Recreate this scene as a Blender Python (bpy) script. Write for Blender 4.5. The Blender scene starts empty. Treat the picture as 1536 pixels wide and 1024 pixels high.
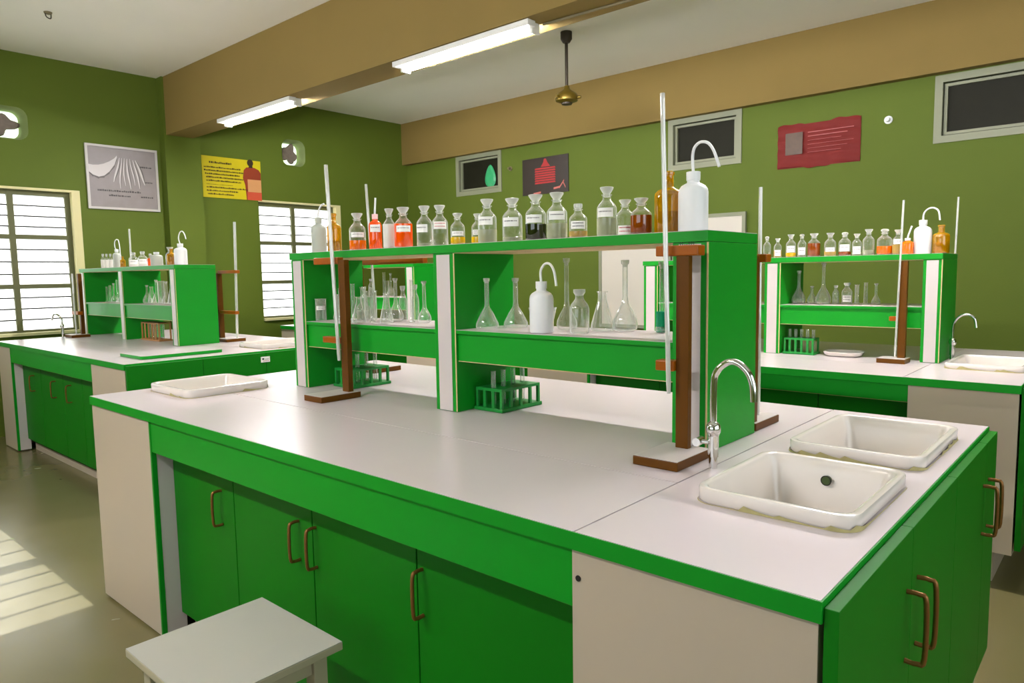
import bpy, bmesh, math, random
from mathutils import Vector, Matrix
random.seed(7)
S = bpy.context.scene
COL = S.collection
PI = math.pi

# ------------------------------------------------------------------ camera
cam_d = bpy.data.cameras.new('camera'); cam = bpy.data.objects.new('camera', cam_d); COL.objects.link(cam)
yaw, pitch, roll = math.radians(131.5052689), math.radians(-5.41609915), math.radians(-0.93152404)
d = Vector((math.cos(pitch)*math.cos(yaw), math.cos(pitch)*math.sin(yaw), math.sin(pitch)))
r = d.cross(Vector((0, 0, 1))).normalized(); u = r.cross(d)
r2 = r*math.cos(roll)+u*math.sin(roll); u2 = -r*math.sin(roll)+u*math.cos(roll)
M = Matrix((r2, u2, -d)).transposed().to_4x4(); M.translation = Vector((3.40029, -1.07614, 1.39687))
cam.matrix_world = M
cam_d.sensor_width = 36; cam_d.lens = 1069.85/1536*36; cam_d.clip_start = .02
S.camera = cam
S.view_settings.view_transform = 'Standard'; S.view_settings.look = 'None'
S.view_settings.gamma = 1; S.view_settings.use_curve_mapping = False
S.view_settings.exposure = 1.4
S.cycles.transparent_max_bounces = 40
S.cycles.max_bounces = 8

# ------------------------------------------------------------------ daylight
W = bpy.data.worlds.new('daylight'); S.world = W; W.use_nodes = True
bg = W.node_tree.nodes['Background']; bg.inputs[0].default_value = (0.86, 0.95, 1.0, 1); bg.inputs[1].default_value = 1.0
sd = bpy.data.lights.new('sun', 'SUN'); sd.energy = 3.2; sd.angle = math.radians(.12); sd.color = (1, .97, .9)
sun = bpy.data.objects.new('sun', sd); COL.objects.link(sun)
sun.rotation_euler = Vector((1, 0, -.49)).to_track_quat('-Z', 'Y').to_euler()
sun.location = (-8, 0, 6)
def daylight(x, y, z, rot, w, h, power):  # area lamp standing in for daylight through an added window
    a = bpy.data.lights.new('window_daylight', 'AREA'); a.shape = 'RECTANGLE'; a.size = w; a.size_y = h; a.energy = power; a.color = (1, .955, .96)
    o = bpy.data.objects.new('window_daylight', a); COL.objects.link(o); o.location = (x, y, z); o.rotation_euler = rot
daylight(2.2, -4.30, 1.85, (PI/2, 0, PI), 4.0, 1.7, 40)      # fill lamp for an added window in the unseen wall behind the viewer
daylight(5.50, .2, 1.85, (PI/2, 0, PI/2), 3.6, 1.7, 6)       # fill lamp for an added window, unseen, right of the viewer
TUBE = 138.0        # brightness of the fluorescent tubes

# ------------------------------------------------------------------ materials
def lin(c):
    c = c/255
    return c/12.92 if c <= .04045 else ((c+.055)/1.055)**2.4
def rgb(*c): return (lin(c[0]), lin(c[1]), lin(c[2]), 1)
MATS = {}
def mat(name, c, rough=.5, metal=0, noise=0, nscale=8, bump=0, bscale=60, emit=0, spec=.5, coat=0, alpha=None, trans=0):
    if name in MATS: return MATS[name]
    m = bpy.data.materials.new(name); m.use_nodes = True; nt = m.node_tree; b = nt.nodes['Principled BSDF']
    col = rgb(*c); b.inputs['Base Color'].default_value = col
    b.inputs['Roughness'].default_value = rough; b.inputs['Metallic'].default_value = metal
    b.inputs['Specular IOR Level'].default_value = spec
    if coat: b.inputs['Coat Weight'].default_value = coat; b.inputs['Coat Roughness'].default_value = .08
    if emit: b.inputs['Emission Color'].default_value = col; b.inputs['Emission Strength'].default_value = emit
    tc = nt.nodes.new('ShaderNodeTexCoord')
    if noise:
        n = nt.nodes.new('ShaderNodeTexNoise'); n.inputs['Scale'].default_value = nscale; n.inputs['Detail'].default_value = 6
        nt.links.new(tc.outputs['Object'], n.inputs['Vector'])
        mx = nt.nodes.new('ShaderNodeMix'); mx.data_type = 'RGBA'
        mx.inputs[6].default_value = tuple(col[i]*(1-noise) for i in range(3))+(1,)
        mx.inputs[7].default_value = tuple(min(1, col[i]*(1+noise)) for i in range(3))+(1,)
        nt.links.new(n.outputs['Fac'], mx.inputs[0]); nt.links.new(mx.outputs[2], b.inputs['Base Color'])
    if bump:
        n = nt.nodes.new('ShaderNodeTexNoise'); n.inputs['Scale'].default_value = bscale
        nt.links.new(tc.outputs['Object'], n.inputs['Vector'])
        bp = nt.nodes.new('ShaderNodeBump'); bp.inputs['Strength'].default_value = bump; bp.inputs['Distance'].default_value = .01
        nt.links.new(n.outputs['Fac'], bp.inputs['Height']); nt.links.new(bp.outputs[0], b.inputs['Normal'])
    MATS[name] = m
    return m
def glassy(name, tint, edge, base=.10, top=.8, white=.5, power=2.0, rough=.04):
    m = bpy.data.materials.new(name); m.use_nodes = True; nt = m.node_tree; nt.nodes.clear()
    out = nt.nodes.new('ShaderNodeOutputMaterial'); lw = nt.nodes.new('ShaderNodeLayerWeight'); lw.inputs[0].default_value = .5
    pw = nt.nodes.new('ShaderNodeMath'); pw.operation = 'POWER'; pw.inputs[1].default_value = power
    mr = nt.nodes.new('ShaderNodeMapRange'); mr.inputs[3].default_value = base; mr.inputs[4].default_value = top
    nt.links.new(lw.outputs['Facing'], pw.inputs[0]); nt.links.new(pw.outputs[0], mr.inputs[0])
    tr = nt.nodes.new('ShaderNodeBsdfTransparent'); tr.inputs[0].default_value = tint
    gl = nt.nodes.new('ShaderNodeBsdfGlossy'); gl.inputs['Roughness'].default_value = rough; gl.inputs[0].default_value = (.95, .95, .95, 1)
    df = nt.nodes.new('ShaderNodeBsdfDiffuse'); df.inputs[0].default_value = edge
    a = nt.nodes.new('ShaderNodeMixShader'); a.inputs[0].default_value = white
    b = nt.nodes.new('ShaderNodeMixShader')
    nt.links.new(gl.outputs[0], a.inputs[1]); nt.links.new(df.outputs[0], a.inputs[2])
    nt.links.new(mr.outputs[0], b.inputs[0]); nt.links.new(tr.outputs[0], b.inputs[1]); nt.links.new(a.outputs[0], b.inputs[2])
    nt.links.new(b.outputs[0], out.inputs[0]); MATS[name] = m
    return m
GREEN = mat('green_laminate', (0, 140, 26), .45, spec=.3, noise=.05, nscale=5)
GREEN_D = mat('green_door', (2, 112, 6), .5, spec=.25, noise=.08, nscale=4)
WHITE = mat('worktop_laminate', (212, 201, 204), .27, noise=.025, nscale=3, spec=.5)
LAM = mat('white_strip', (198, 190, 187), .4)
BEIGE = mat('side_panel_laminate', (188, 173, 154), .45, noise=.03, nscale=3)
CREAM = mat('raw_board_edge', (205, 180, 130), .6, noise=.1, nscale=30)
DARK = mat('joint_dark', (25, 22, 18), .8)
WALL = mat('olive_wall_paint', (86, 104, 16), .75, noise=.05, nscale=2.5, bump=.08, bscale=90)
BEAM = mat('tan_beam_paint', (136, 114, 58), .8, noise=.06, nscale=3, bump=.08, bscale=90)
CEIL = mat('ceiling_paint', (244, 242, 232), .85, noise=.03, nscale=2, bump=.05, bscale=60)
BROWN = mat('brown_lacquer', (92, 54, 0), .4, spec=.2, noise=.12, nscale=12)
AMBERW = mat('varnished_jaw', (150, 78, 0), .35, spec=.3, noise=.15, nscale=25)
BRONZE = mat('tarnished_handle', (140, 96, 48), .38, metal=.6, noise=.25, nscale=40)
CHROME = mat('chrome', (225, 225, 222), .12, metal=1)
CERAM = mat('sink_ceramic', (222, 214, 206), .18, noise=.02, nscale=6, coat=.4)
PLAST = mat('white_plastic', (228, 230, 230), .35)
HDPE = mat('hazy_plastic', (176, 182, 170), .45)
PAPER = mat('paper_label', (235, 235, 230), .7)
INK = mat('ink', (60, 58, 60), .8)
REDINK = mat('red_ink', (190, 50, 60), .8)
METALG = mat('window_frame_paint', (96, 98, 62), .6, noise=.08, nscale=20)
LITREV = mat('lit_reveal', (220, 212, 160), .7)  # wall reveals as lit by daylight, brightness put into the colour
GREYF = mat('aluminium_frame', (138, 142, 116), .5)
DGLASS = mat('dark_pane', (30, 30, 18), .55, spec=.15, noise=.15, nscale=8)
DIRT = mat('sealant_stain', (168, 158, 108), .8, noise=.3, nscale=60)
STEELW = mat('stool_laminate', (178, 176, 168), .4, noise=.02)
STOOLB = mat('stool_frame', (172, 164, 138), .5)
BATTEN = mat('lamp_batten', (240, 240, 235), .4)
BRASS = mat('fan_brass', (112, 92, 26), .35, metal=.6, noise=.2, nscale=30)
RODM = mat('dark_rod', (50, 40, 25), .5)
CONDUIT = mat('grey_conduit', (120, 110, 80), .6)
GLASS = glassy('clear_glass', (.95, .97, .95, 1), (.72, .74, .68, 1), base=.14, top=.97, white=.6, power=1.15)
GLASSW = glassy('frosted_stopper_glass', (.9, .92, .9, 1), (.85, .86, .82, 1), base=.42, top=.9, white=.75, power=1.3)
AMBERG = glassy('amber_glass', (.95, .60, .02, 1), (.55, .30, .0, 1), base=.38, top=.85, white=.8, power=1.2)
ROD = glassy('burette_glass', (.9, .9, .88, 1), (.95, .95, .92, 1), base=.45, top=.95, white=.6, power=1.0)
def liquid(name, c, alpha=.2):
    return glassy('liquid_'+name, tuple(rgb(*c)[:3])+(1,), rgb(*c), base=1-alpha, top=1, white=.9, power=1)
GLASSB = glassy('bottle_glass', (.96, .98, .96, 1), (.76, .78, .72, 1), base=.06, top=.97, white=.55, power=1.6)
LQ = {'orange': liquid('orange', (228, 105, 0), .15), 'red': liquid('red', (235, 78, 0), .03), 'yellow': liquid('yellow', (222, 180, 10), .2),
      'dark': liquid('dark', (28, 34, 10), .15), 'brown': liquid('brown', (128, 56, 2), .1), 'pale': liquid('pale', (196, 200, 170), .6),
      'straw': liquid('straw', (200, 170, 90), .45), 'white': liquid('white', (220, 218, 208), .05), 'amber': liquid('amber', (150, 92, 0), .2), 'teal': liquid('teal', (30, 150, 110), .3)}
def emis(name, c, s):
    m = bpy.data.materials.new(name); m.use_nodes = True; nt = m.node_tree; nt.nodes.clear()
    o = nt.nodes.new('ShaderNodeOutputMaterial'); e = nt.nodes.new('ShaderNodeEmission'); e.inputs[0].default_value = c; e.inputs[1].default_value = s
    nt.links.new(e.outputs[0], o.inputs[0]); return m
TUBEM = emis('fluorescent_tube', (1, .965, .985, 1), TUBE)
def frosted():
    m = bpy.data.materials.new('frosted_louvre'); m.use_nodes = True; nt = m.node_tree; nt.nodes.clear()
    o = nt.nodes.new('ShaderNodeOutputMaterial'); t = nt.nodes.new('ShaderNodeBsdfTranslucent'); df = nt.nodes.new('ShaderNodeBsdfDiffuse')
    tc = nt.nodes.new('ShaderNodeTexCoord'); n = nt.nodes.new('ShaderNodeTexNoise'); n.inputs['Scale'].default_value = 30; n.inputs['Detail'].default_value = 8
    cr = nt.nodes.new('ShaderNodeValToRGB'); cr.color_ramp.elements[0].position = .3; cr.color_ramp.elements[0].color = (.62, .64, .62, 1)
    cr.color_ramp.elements[1].position = .6; cr.color_ramp.elements[1].color = (.9, .9, .88, 1)
    nt.links.new(tc.outputs['Object'], n.inputs['Vector']); nt.links.new(n.outputs['Fac'], cr.inputs[0]); nt.links.new(cr.outputs[0], t.inputs[0])
    df.inputs[0].default_value = (.6, .6, .6, 1)
    mx = nt.nodes.new('ShaderNodeMixShader'); mx.inputs[0].default_value = .15
    nt.links.new(t.outputs[0], mx.inputs[1]); nt.links.new(df.outputs[0], mx.inputs[2]); nt.links.new(mx.outputs[0], o.inputs[0]); return m
FROST = frosted()
def sun_stop():  # pane material added to hold back sun and sky glare
    m = bpy.data.materials.new('sun_stop_pane'); m.use_nodes = True; nt = m.node_tree; nt.nodes.clear()
    o = nt.nodes.new('ShaderNodeOutputMaterial'); t = nt.nodes.new('ShaderNodeBsdfTranslucent'); t.inputs[0].default_value = (.42, .5, .36, 1)
    nt.links.new(t.outputs[0], o.inputs[0]); return m
SUNSTOP = sun_stop()
def floor_mat():
    m = mat('floor_stone', (112, 105, 70), .22, noise=.07, nscale=1.3, spec=.42)
    nt = m.node_tree; b = nt.nodes['Principled BSDF']
    n = nt.nodes.new('ShaderNodeTexNoise'); n.inputs['Scale'].default_value = 5
    mr = nt.nodes.new('ShaderNodeMapRange'); mr.inputs[3].default_value = .14; mr.inputs[4].default_value = .32
    tc = nt.nodes.new('ShaderNodeTexCoord'); nt.links.new(tc.outputs['Object'], n.inputs['Vector'])
    nt.links.new(n.outputs['Fac'], mr.inputs[0]); nt.links.new(mr.outputs[0], b.inputs['Roughness']); return m
FLOOR = floor_mat()

# ------------------------------------------------------------------ mesh helpers
class MB:
    def __init__(s): s.v = []; s.f = []; s.m = []; s.mats = []
    def slot(s, m):
        if m not in s.mats: s.mats.append(m)
        return s.mats.index(m)
    def add(s, vs, fs, m):
        o = len(s.v); k = s.slot(m); s.v += [tuple(v) for v in vs]
        for f in fs: s.f.append([i+o for i in f]); s.m.append(k)
        return s
    def box(s, x0, x1, y0, y1, z0, z1, m):
        return s.add([(x0, y0, z0), (x1, y0, z0), (x1, y1, z0), (x0, y1, z0), (x0, y0, z1), (x1, y0, z1), (x1, y1, z1), (x0, y1, z1)],
                     [(0, 3, 2, 1), (4, 5, 6, 7), (0, 1, 5, 4), (1, 2, 6, 5), (2, 3, 7, 6), (3, 0, 4, 7)], m)
    def lathe(s, prof, m, c=(0, 0, 0), n=20, a0=0, a1=2*PI):
        full = abs(a1-a0-2*PI) < 1e-6; k = n if full else n+1; vs = []; fs = []
        for (r, z) in prof:
            for i in range(k):
                a = a0+(a1-a0)*i/n; vs.append((c[0]+r*math.cos(a), c[1]+r*math.sin(a), c[2]+z))
        for j in range(len(prof)-1):
            for i in range(n):
                i2 = (i+1) % k
                fs.append((j*k+i, j*k+i2, (j+1)*k+i2, (j+1)*k+i))
        return s.add(vs, fs, m)
    def tube(s, pts, r, m, n=10, cap=True):
        pts = [Vector(p) for p in pts]; rs = r if isinstance(r, (list, tuple)) else [r]*len(pts)
        t0 = (pts[1]-pts[0]).normalized(); up = Vector((0, 0, 1)) if abs(t0.z) < .9 else Vector((0, 1, 0))
        a = t0.cross(up).normalized(); vs = []; fs = []
        for i, p in enumerate(pts):
            t = (pts[min(i+1, len(pts)-1)]-pts[max(i-1, 0)]).normalized()
            a = (a-t*a.dot(t)).normalized(); b = t.cross(a)
            for j in range(n):
                g = 2*PI*j/n; vs.append(p+(a*math.cos(g)+b*math.sin(g))*rs[i])
        for i in range(len(pts)-1):
            for j in range(n): fs.append((i*n+j, i*n+(j+1) % n, (i+1)*n+(j+1) % n, (i+1)*n+j))
        if cap: fs.append(tuple(range(n))[::-1]); fs.append(tuple((len(pts)-1)*n+j for j in range(n)))
        return s.add(vs, fs, m)
    def loops(s, loops, m, cap0=False, cap1=False):
        n = len(loops[0]); vs = [p for l in loops for p in l]; fs = []
        for i in range(len(loops)-1):
            for j in range(n): fs.append((i*n+j, i*n+(j+1) % n, (i+1)*n+(j+1) % n, (i+1)*n+j))
        if cap0: fs.append(tuple(range(n))[::-1])
        if cap1: fs.append(tuple((len(loops)-1)*n+j for j in range(n)))
        return s.add(vs, fs, m)
    def build(s, name, parent=None, smooth=False, bevel=0, loc=None):
        me = bpy.data.meshes.new(name); me.from_pydata(s.v, [], s.f)
        for m in s.mats: me.materials.append(m)
        me.polygons.foreach_set('material_index', s.m)
        if smooth: me.polygons.foreach_set('use_smooth', [True]*len(me.polygons))
        bm = bmesh.new(); bm.from_mesh(me); bmesh.ops.recalc_face_normals(bm, faces=bm.faces)
        if smooth:
            for e in bm.edges:
                if len(e.link_faces) == 2 and e.calc_face_angle(0) > math.radians(50): e.smooth = False
        bm.to_mesh(me); bm.free(); me.update()
        o = bpy.data.objects.new(name, me); COL.objects.link(o)
        if parent: o.parent = parent
        if loc: o.location = loc
        if bevel:
            b = o.modifiers.new('bevel', 'BEVEL'); b.width = bevel; b.segments = 2; b.limit_method = 'ANGLE'; b.angle_limit = math.radians(40)
        return o
def smooth_pts(pts, k=6):
    pts = [Vector(p) for p in pts]; out = []
    for i in range(len(pts)-1):
        p0 = pts[max(i-1, 0)]; p1 = pts[i]; p2 = pts[i+1]; p3 = pts[min(i+2, len(pts)-1)]
        for j in range(k):
            t = j/k
            out.append(.5*((2*p1)+(-p0+p2)*t+(2*p0-5*p1+4*p2-p3)*t*t+(-p0+3*p1-3*p2+p3)*t**3))
    out.append(pts[-1]); return out
def rrect(x0, x1, y0, y1, r, z, k=6):
    out = []
    for cx, cy, a in ((x1-r, y1-r, 0), (x0+r, y1-r, 90), (x0+r, y0+r, 180), (x1-r, y0+r, 270)):
        for i in range(k+1):
            g = math.radians(a+90*i/k); out.append((cx+r*math.cos(g), cy+r*math.sin(g), z))
    return out
def cells(mb, us, vs, holes, w0, w1, m, ax):
    """Solid slab made of a grid of cells with some rectangular cells left out. ax maps (u,v,w) to xyz."""
    us = sorted(us); vs = sorted(vs)
    def filled(i, j):
        if i < 0 or j < 0 or i >= len(us)-1 or j >= len(vs)-1: return False
        cu = (us[i]+us[i+1])/2; cv = (vs[j]+vs[j+1])/2
        return not any(h[0] < cu < h[1] and h[2] < cv < h[3] for h in holes)
    for i in range(len(us)-1):
        for j in range(len(vs)-1):
            if not filled(i, j): continue
            a, b, c, e = us[i], us[i+1], vs[j], vs[j+1]
            mb.add([ax(a, c, w0), ax(b, c, w0), ax(b, e, w0), ax(a, e, w0)], [(0, 1, 2, 3)], m)
            mb.add([ax(a, c, w1), ax(b, c, w1), ax(b, e, w1), ax(a, e, w1)], [(0, 1, 2, 3)], m)
            for di, dj, p, q in ((-1, 0, (a, c), (a, e)), (1, 0, (b, c), (b, e)), (0, -1, (a, c), (b, c)), (0, 1, (a, e), (b, e))):
                if not filled(i+di, j+dj):
                    mb.add([ax(*p, w0), ax(*q, w0), ax(*q, w1), ax(*p, w1)], [(0, 1, 2, 3)], m)
    return mb
def tag(o, label=None, cat=None, group=None, kind=None):
    if label: o['label'] = label
    if cat: o['category'] = cat
    if group: o['group'] = group
    if kind: o['kind'] = kind
    return o
def thing(name, label, cat, loc=(0, 0, 0), group=None, rz=0):
    o = bpy.data.objects.new(name, None); o.empty_display_size = .05; COL.objects.link(o); o.location = loc; o.rotation_euler = (0, 0, rz)
    return tag(o, label, cat, group)
def struct(o): o['kind'] = 'structure'; return o

# ------------------------------------------------------------------ room shell
XW, YB, ZC = -4.3, 5.5, 3.45       # window wall, back wall, ceiling
X1, Y0 = 5.4, -4.2
struct(MB().box(XW-.2, X1+.2, Y0-.2, YB+.2, -.1, 0, FLOOR).build('floor'))
struct(MB().box(XW-.2, X1+.2, Y0-.2, YB+.2, ZC, ZC+.12, CEIL).build('ceiling'))
WIN = [(.16, 1.40, .905, 2.257), (3.25, 4.378, .90, 2.295), (-1.45, .05, .905, 2.257)]
VENT = [(.56, 1.02, 2.67, 2.97), (3.58, 3.90, 2.715, 3.035)]
us = {Y0, YB}; vs = {0, ZC}
for h in WIN+VENT: us |= {h[0], h[1]}; vs |= {h[2], h[3]}
struct(cells(MB(), us, vs, WIN+VENT, XW, XW-.2, WALL, lambda a, b, w: (w, a, b)).build('wall_left'))
TR = [(-3.33, -2.54, 2.40, 2.905), (-.265, .505, 2.40, 2.905), (2.09, 2.95, 2.37, 2.89)]
us = {XW, X1}; vs = {0, ZC}
for h in TR: us |= {h[0], h[1]}; vs |= {h[2], h[3]}
struct(cells(MB(), us, vs, TR, YB, YB+.2, WALL, lambda a, b, w: (a, w, b)).build('wall_back'))
WR = (-1.6, 2.0, 1.0, 2.7); WF = (.2, 4.2, 1.0, 2.7)  # openings for the two added, unseen windows
struct(cells(MB(), {Y0, YB, WR[0], WR[1]}, {0, ZC, WR[2], WR[3]}, [WR], X1, X1+.2, WALL, lambda a, b, w: (w, a, b)).build('wall_right'))
struct(cells(MB(), {XW, X1, WF[0], WF[1]}, {0, ZC, WF[2], WF[3]}, [WF], Y0, Y0-.2, WALL, lambda a, b, w: (a, w, b)).build('wall_front'))
m = MB()
for k in range(7): m.box(.2+4*k/6-.02, .2+4*k/6+.02, Y0-.06, Y0-.03, 1.0, 2.7, METALG)
struct(m.build('window_8'))  # bars of the added front window, there for the fill light
m = MB()
for k in range(6): m.box(X1+.03, X1+.06, -1.6+3.6*k/5-.02, -1.6+3.6*k/5+.02, 1.0, 2.7, METALG)
struct(m.build('window_9'))  # bars of the added right window, also for fill light
struct(MB().box(XW+.12, X1, 2.20, 2.475, 2.87, ZC-.001, BEAM).build('trim_1'))
struct(MB().box(XW+.001, X1, YB-.09, YB-.001, 2.90, ZC-.001, BEAM).build('trim_2'))
struct(MB().box(XW+.12, X1, -1.95, -1.675, 2.87, ZC-.001, BEAM).build('trim_3'))
for k, (a, b) in enumerate(((2.18, 2.55), (-1.97, -1.65))):
    struct(MB().box(XW+.001, XW+.12, a, b, 0, ZC-.001, WALL).build('wall_pillar_%s' % ('far' if k == 0 else 'near')))

def louvre_window(n, w, bars, mull, clear=False):
    y0, y1, z0, z1 = w
    root = bpy.data.objects.new('window_%d' % n, None); COL.objects.link(root); root.location = (XW, y0, z0); struct(root)
    H = z1-z0; Wd = y1-y0; rv = .07
    m = MB(); x0, x1 = -.10, -.065
    iy1 = Wd-rv
    m.box(x0, x1, 0, .04, 0, H-.02, METALG); m.box(x0, x1, iy1-.045, iy1, 0, H-.02, METALG)
    m.box(x0, x1+.002, .0405, iy1-.0455, H-.065, H-.02, METALG); m.box(x0, x1+.002, .0405, iy1-.0455, 0, .04, METALG)
    for b in bars: m.box(x0, x1+.004, 0, iy1, b-z0-.020, b-z0+.020, METALG)
    m.box(x0, x1+.006, mull-y0-.024, mull-y0+.024, 0, H-.02, METALG)
    m.build('window_frame', root)
    MB().box(-.2, -.001, iy1, Wd, 0, H, LITREV).box(-.2, -.0005, 0, iy1-.0005, H-.0198, H-.0002, LITREV).build('window_reveal', root)
    MB().box(-.2, .03, 0, Wd, -.004, .022, LITREV).build('window_sill', root)
    edges = [z0+.04]+list(bars)+[z1-.06]
    for a, b in zip(edges[:-1], edges[1:]):
        k = max(2, round((b-a)/.105)); st = (b-a)/k
        for i in range(k):
            za = a+i*st-z0
            if clear:
                MB().box(x0+.010, x0+.016, .04, iy1-.04, za-.005, za+.005, METALG).build('louvre_slat', root)
            else:
                g = MB(); t = .0
                g.add([(x0+.02, .035, za+.004), (x0+.02, iy1-.04, za+.004), (x0+.004, iy1-.04, za+st+.012), (x0+.004, .035, za+st+.012)], [(0, 1, 2, 3)], FROST)
                g.add([(x0+.024, .035, za+.004), (x0+.024, iy1-.04, za+.004), (x0+.024, iy1-.04, za-.009), (x0+.024, .035, za-.009)], [(0, 1, 2, 3)], DARK)
                g.build('louvre_slat', root)
    return root
louvre_window(1, WIN[0], (1.353, 1.81), .842)
louvre_window(2, WIN[1], (1.345, 1.805), 3.73)
louvre_window(3, WIN[2], (1.353, 1.81), -.80, clear=True)

def transom(n, h, shade=None):
    x0, x1, z0, z1 = h
    root = bpy.data.objects.new('window_%d' % n, None); COL.objects.link(root); root.location = (x0, YB, z0); struct(root)
    w, H = x1-x0, z1-z0; m = MB()
    def frame(m, a, b, c, e, t, ya, yb, mt):
        m.box(a, b, ya, yb, c, c+t, mt); m.box(a, b, ya, yb, e-t, e, mt); m.box(a, a+t, ya, yb, c+t, e-t, mt); m.box(b-t, b, ya, yb, c+t, e-t, mt)
    frame(m, 0, w, 0, H, .055, -.012, .10, GREYF); frame(m, .063, w-.063, .063, H-.063, .022, .02, .08, GREYF)
    m.build('window_frame', root)
    MB().box(.055, w-.055, .045, .055, .055, H-.055, DGLASS).build('window_pane', root)
for i, h in enumerate(TR): transom(4+i, h)

# rounded ventilator openings in the window wall, with panes added to stop direct sun, and broken grilles
def vent(w, label, seed):
    y0, y1, z0, z1 = w; rnd = random.Random(seed)
    root = thing('wall_ventilator', label, 'ventilator', (XW, (y0+y1)/2, (z0+z1)/2))
    hy, hz = (y1-y0)/2, (z1-z0)/2
    rr = lambda s, x, q=.6: [(x, p[0], p[1]) for p in rrect(-hy*s, hy*s, -hz*s, hz*s, min(hy, hz)*s*q, 0, 6)]
    sq = lambda x: [(x, p[0], p[1]) for p in rrect(-hy, hy, -hz, hz, .001, 0, 6)]
    MB().loops([sq(-.19), sq(.001), rr(.97, .002)], WALL).loops([rr(.97, .002), rr(.93, -.01), rr(.84, -.06), rr(.80, -.15)], mat('vent_plaster', (130, 145, 90), .8)).build('rim', root, smooth=True)
    MB().loops([rr(.81, -.14), rr(.81, -.145)], SUNSTOP, cap1=True).build('pane', root)  # added pane, keeps a sun spot out of the room
    pts = []; n = 36; m = MB()
    for i in range(n):
        a = 2*PI*i/n; k = .60+.08*math.sin(3*a+seed)+.09*math.sin(5*a+2)+rnd.uniform(-.04, .04)
        pts.append((hy*k*1.15*math.cos(a), hz*k*1.1*math.sin(a)))
    m.loops([[(-.10, p[0]*.9, p[1]*.9) for p in pts], [(-.115, *p) for p in pts], [(-.13, p[0]*.9, p[1]*.9) for p in pts]], mat('torn_grille', (120, 108, 98), .8, noise=.4, nscale=30), cap0=True, cap1=True)
    m.build('torn_grille', root)
vent(VENT[0], 'rounded ventilator opening high above the louvre window at the far left', 1)
vent(VENT[1], 'rounded ventilator opening with dark torn grille, right of the yellow poster', 4)

# ------------------------------------------------------------------ ceiling fittings
def tube_lamp(x, y, label, L=1.17):
    root = thing('tube_lamp', label, 'lamp', (x, y, 2.868), 'fluorescent tube lamps under the beams')
    MB().box(-.03, L+.03, -.105, -.035, -.035, 0, BATTEN).build('batten', root, bevel=.004)
    MB().tube([(.012, 0, -.035), (L-.012, 0, -.035)], .0185, TUBEM, 14).build('tube', root, smooth=True)
    for a in (-.012, L-.012): MB().box(a, a+.024, -.045, .028, -.062, 0, BATTEN).build('lamp_holder', root, bevel=.004)
tube_lamp(-.545, 2.315, 'lit tube lamp under the tan beam, nearer one, left of the fan rod')
tube_lamp(-3.09, 2.315, 'lit tube lamp under the tan beam, farther one, near the left wall')
tube_lamp(2.05, 2.315, 'unseen added tube lamp under the tan beam past the top edge of the photo')  # unseen tube added beyond the visible ones on this beam
tube_lamp(-2.4, -1.81, 'added fill tube lamp under the beam behind the viewer, over the window side')  # unseen, added to fill the near side of the room with light
tube_lamp(.6, -1.81, 'added fill tube lamp under the beam behind the viewer, over the stool')  # second unseen tube added for fill
MB().tube([(.66, 2.345, 2.862), (2.0, 2.42, 2.862)], .008, CONDUIT, 8).build('conduit')
o = bpy.data.objects['conduit']; tag(o, 'dark conduit running along the underside of the tan beam', 'conduit')

f = thing('ceiling_fan', 'ceiling fan without blades, brass motor on a dark rod', 'fan', (-.414, 4.0, ZC))
MB().lathe([(0, -.001), (.05, -.001), (.05, -.06), (.03, -.09), (0, -.09)], RODM, n=16).build('canopy', f, smooth=True)
MB().tube([(0, 0, -.09), (0, 0, -.47)], .014, RODM, 10).build('rod', f, smooth=True)
MB().lathe([(0, -.44), (.022, -.45), (.03, -.48), (.085, -.515), (.10, -.545), (.095, -.575), (.05, -.592), (0, -.595)], BRASS, n=20).build('motor_housing', f, smooth=True)
MB().lathe([(0, -.585), (.05, -.585), (.045, -.605), (0, -.61)], RODM, n=16).build('bottom_cap', f, smooth=True)
m = MB()
for i in range(3):
    a = 2*PI*i/3+.4; c, s_ = math.cos(a), math.sin(a)
    m.tube([(c*.07, s_*.07, -.55), (c*.125, s_*.125, -.552)], [.018, .012], BRASS, 8)
m.build('blade_bracket', f, smooth=True)
h = thing('ceiling_hook_plate', 'small round hook plate on the ceiling at the upper left', 'hook', (-3.0, .852, ZC))
MB().lathe([(0, -.001), (.03, -.001), (.026, -.012), (0, -.014)], CONDUIT, n=16).build('plate', h, smooth=True)
MB().tube(smooth_pts([(0, -.02, -.01), (.01, -.015, -.04), (.0, .015, -.045), (0, .02, -.015)]), .004, RODM, 6).build('hook', h, smooth=True)

# wall fittings
def knob(x, z, label, r, mt):
    o = thing('wall_socket_knob', label, 'fitting', (x, YB, z))
    MB().loops([[(p[0], 0, p[1]) for p in rrect(-r, r, -r, r, r*.99, 0)], [(p[0], -.012, p[1]) for p in rrect(-r, r, -r, r, r*.99, 0)]], mt, cap0=True, cap1=True).build('plate', o)
    MB().tube([(0, -.01, 0), (0, -.05, 0)], [r*.6, r*.5], mt, 12).build('knob', o, smooth=True)
knob(1.76, 2.606, 'small round cream fitting on the wall between red poster and right transom window', .032, PLAST)
knob(-2.395, 2.659, 'small dark round fitting beside the transom window with green shape', .028, CONDUIT)

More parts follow.
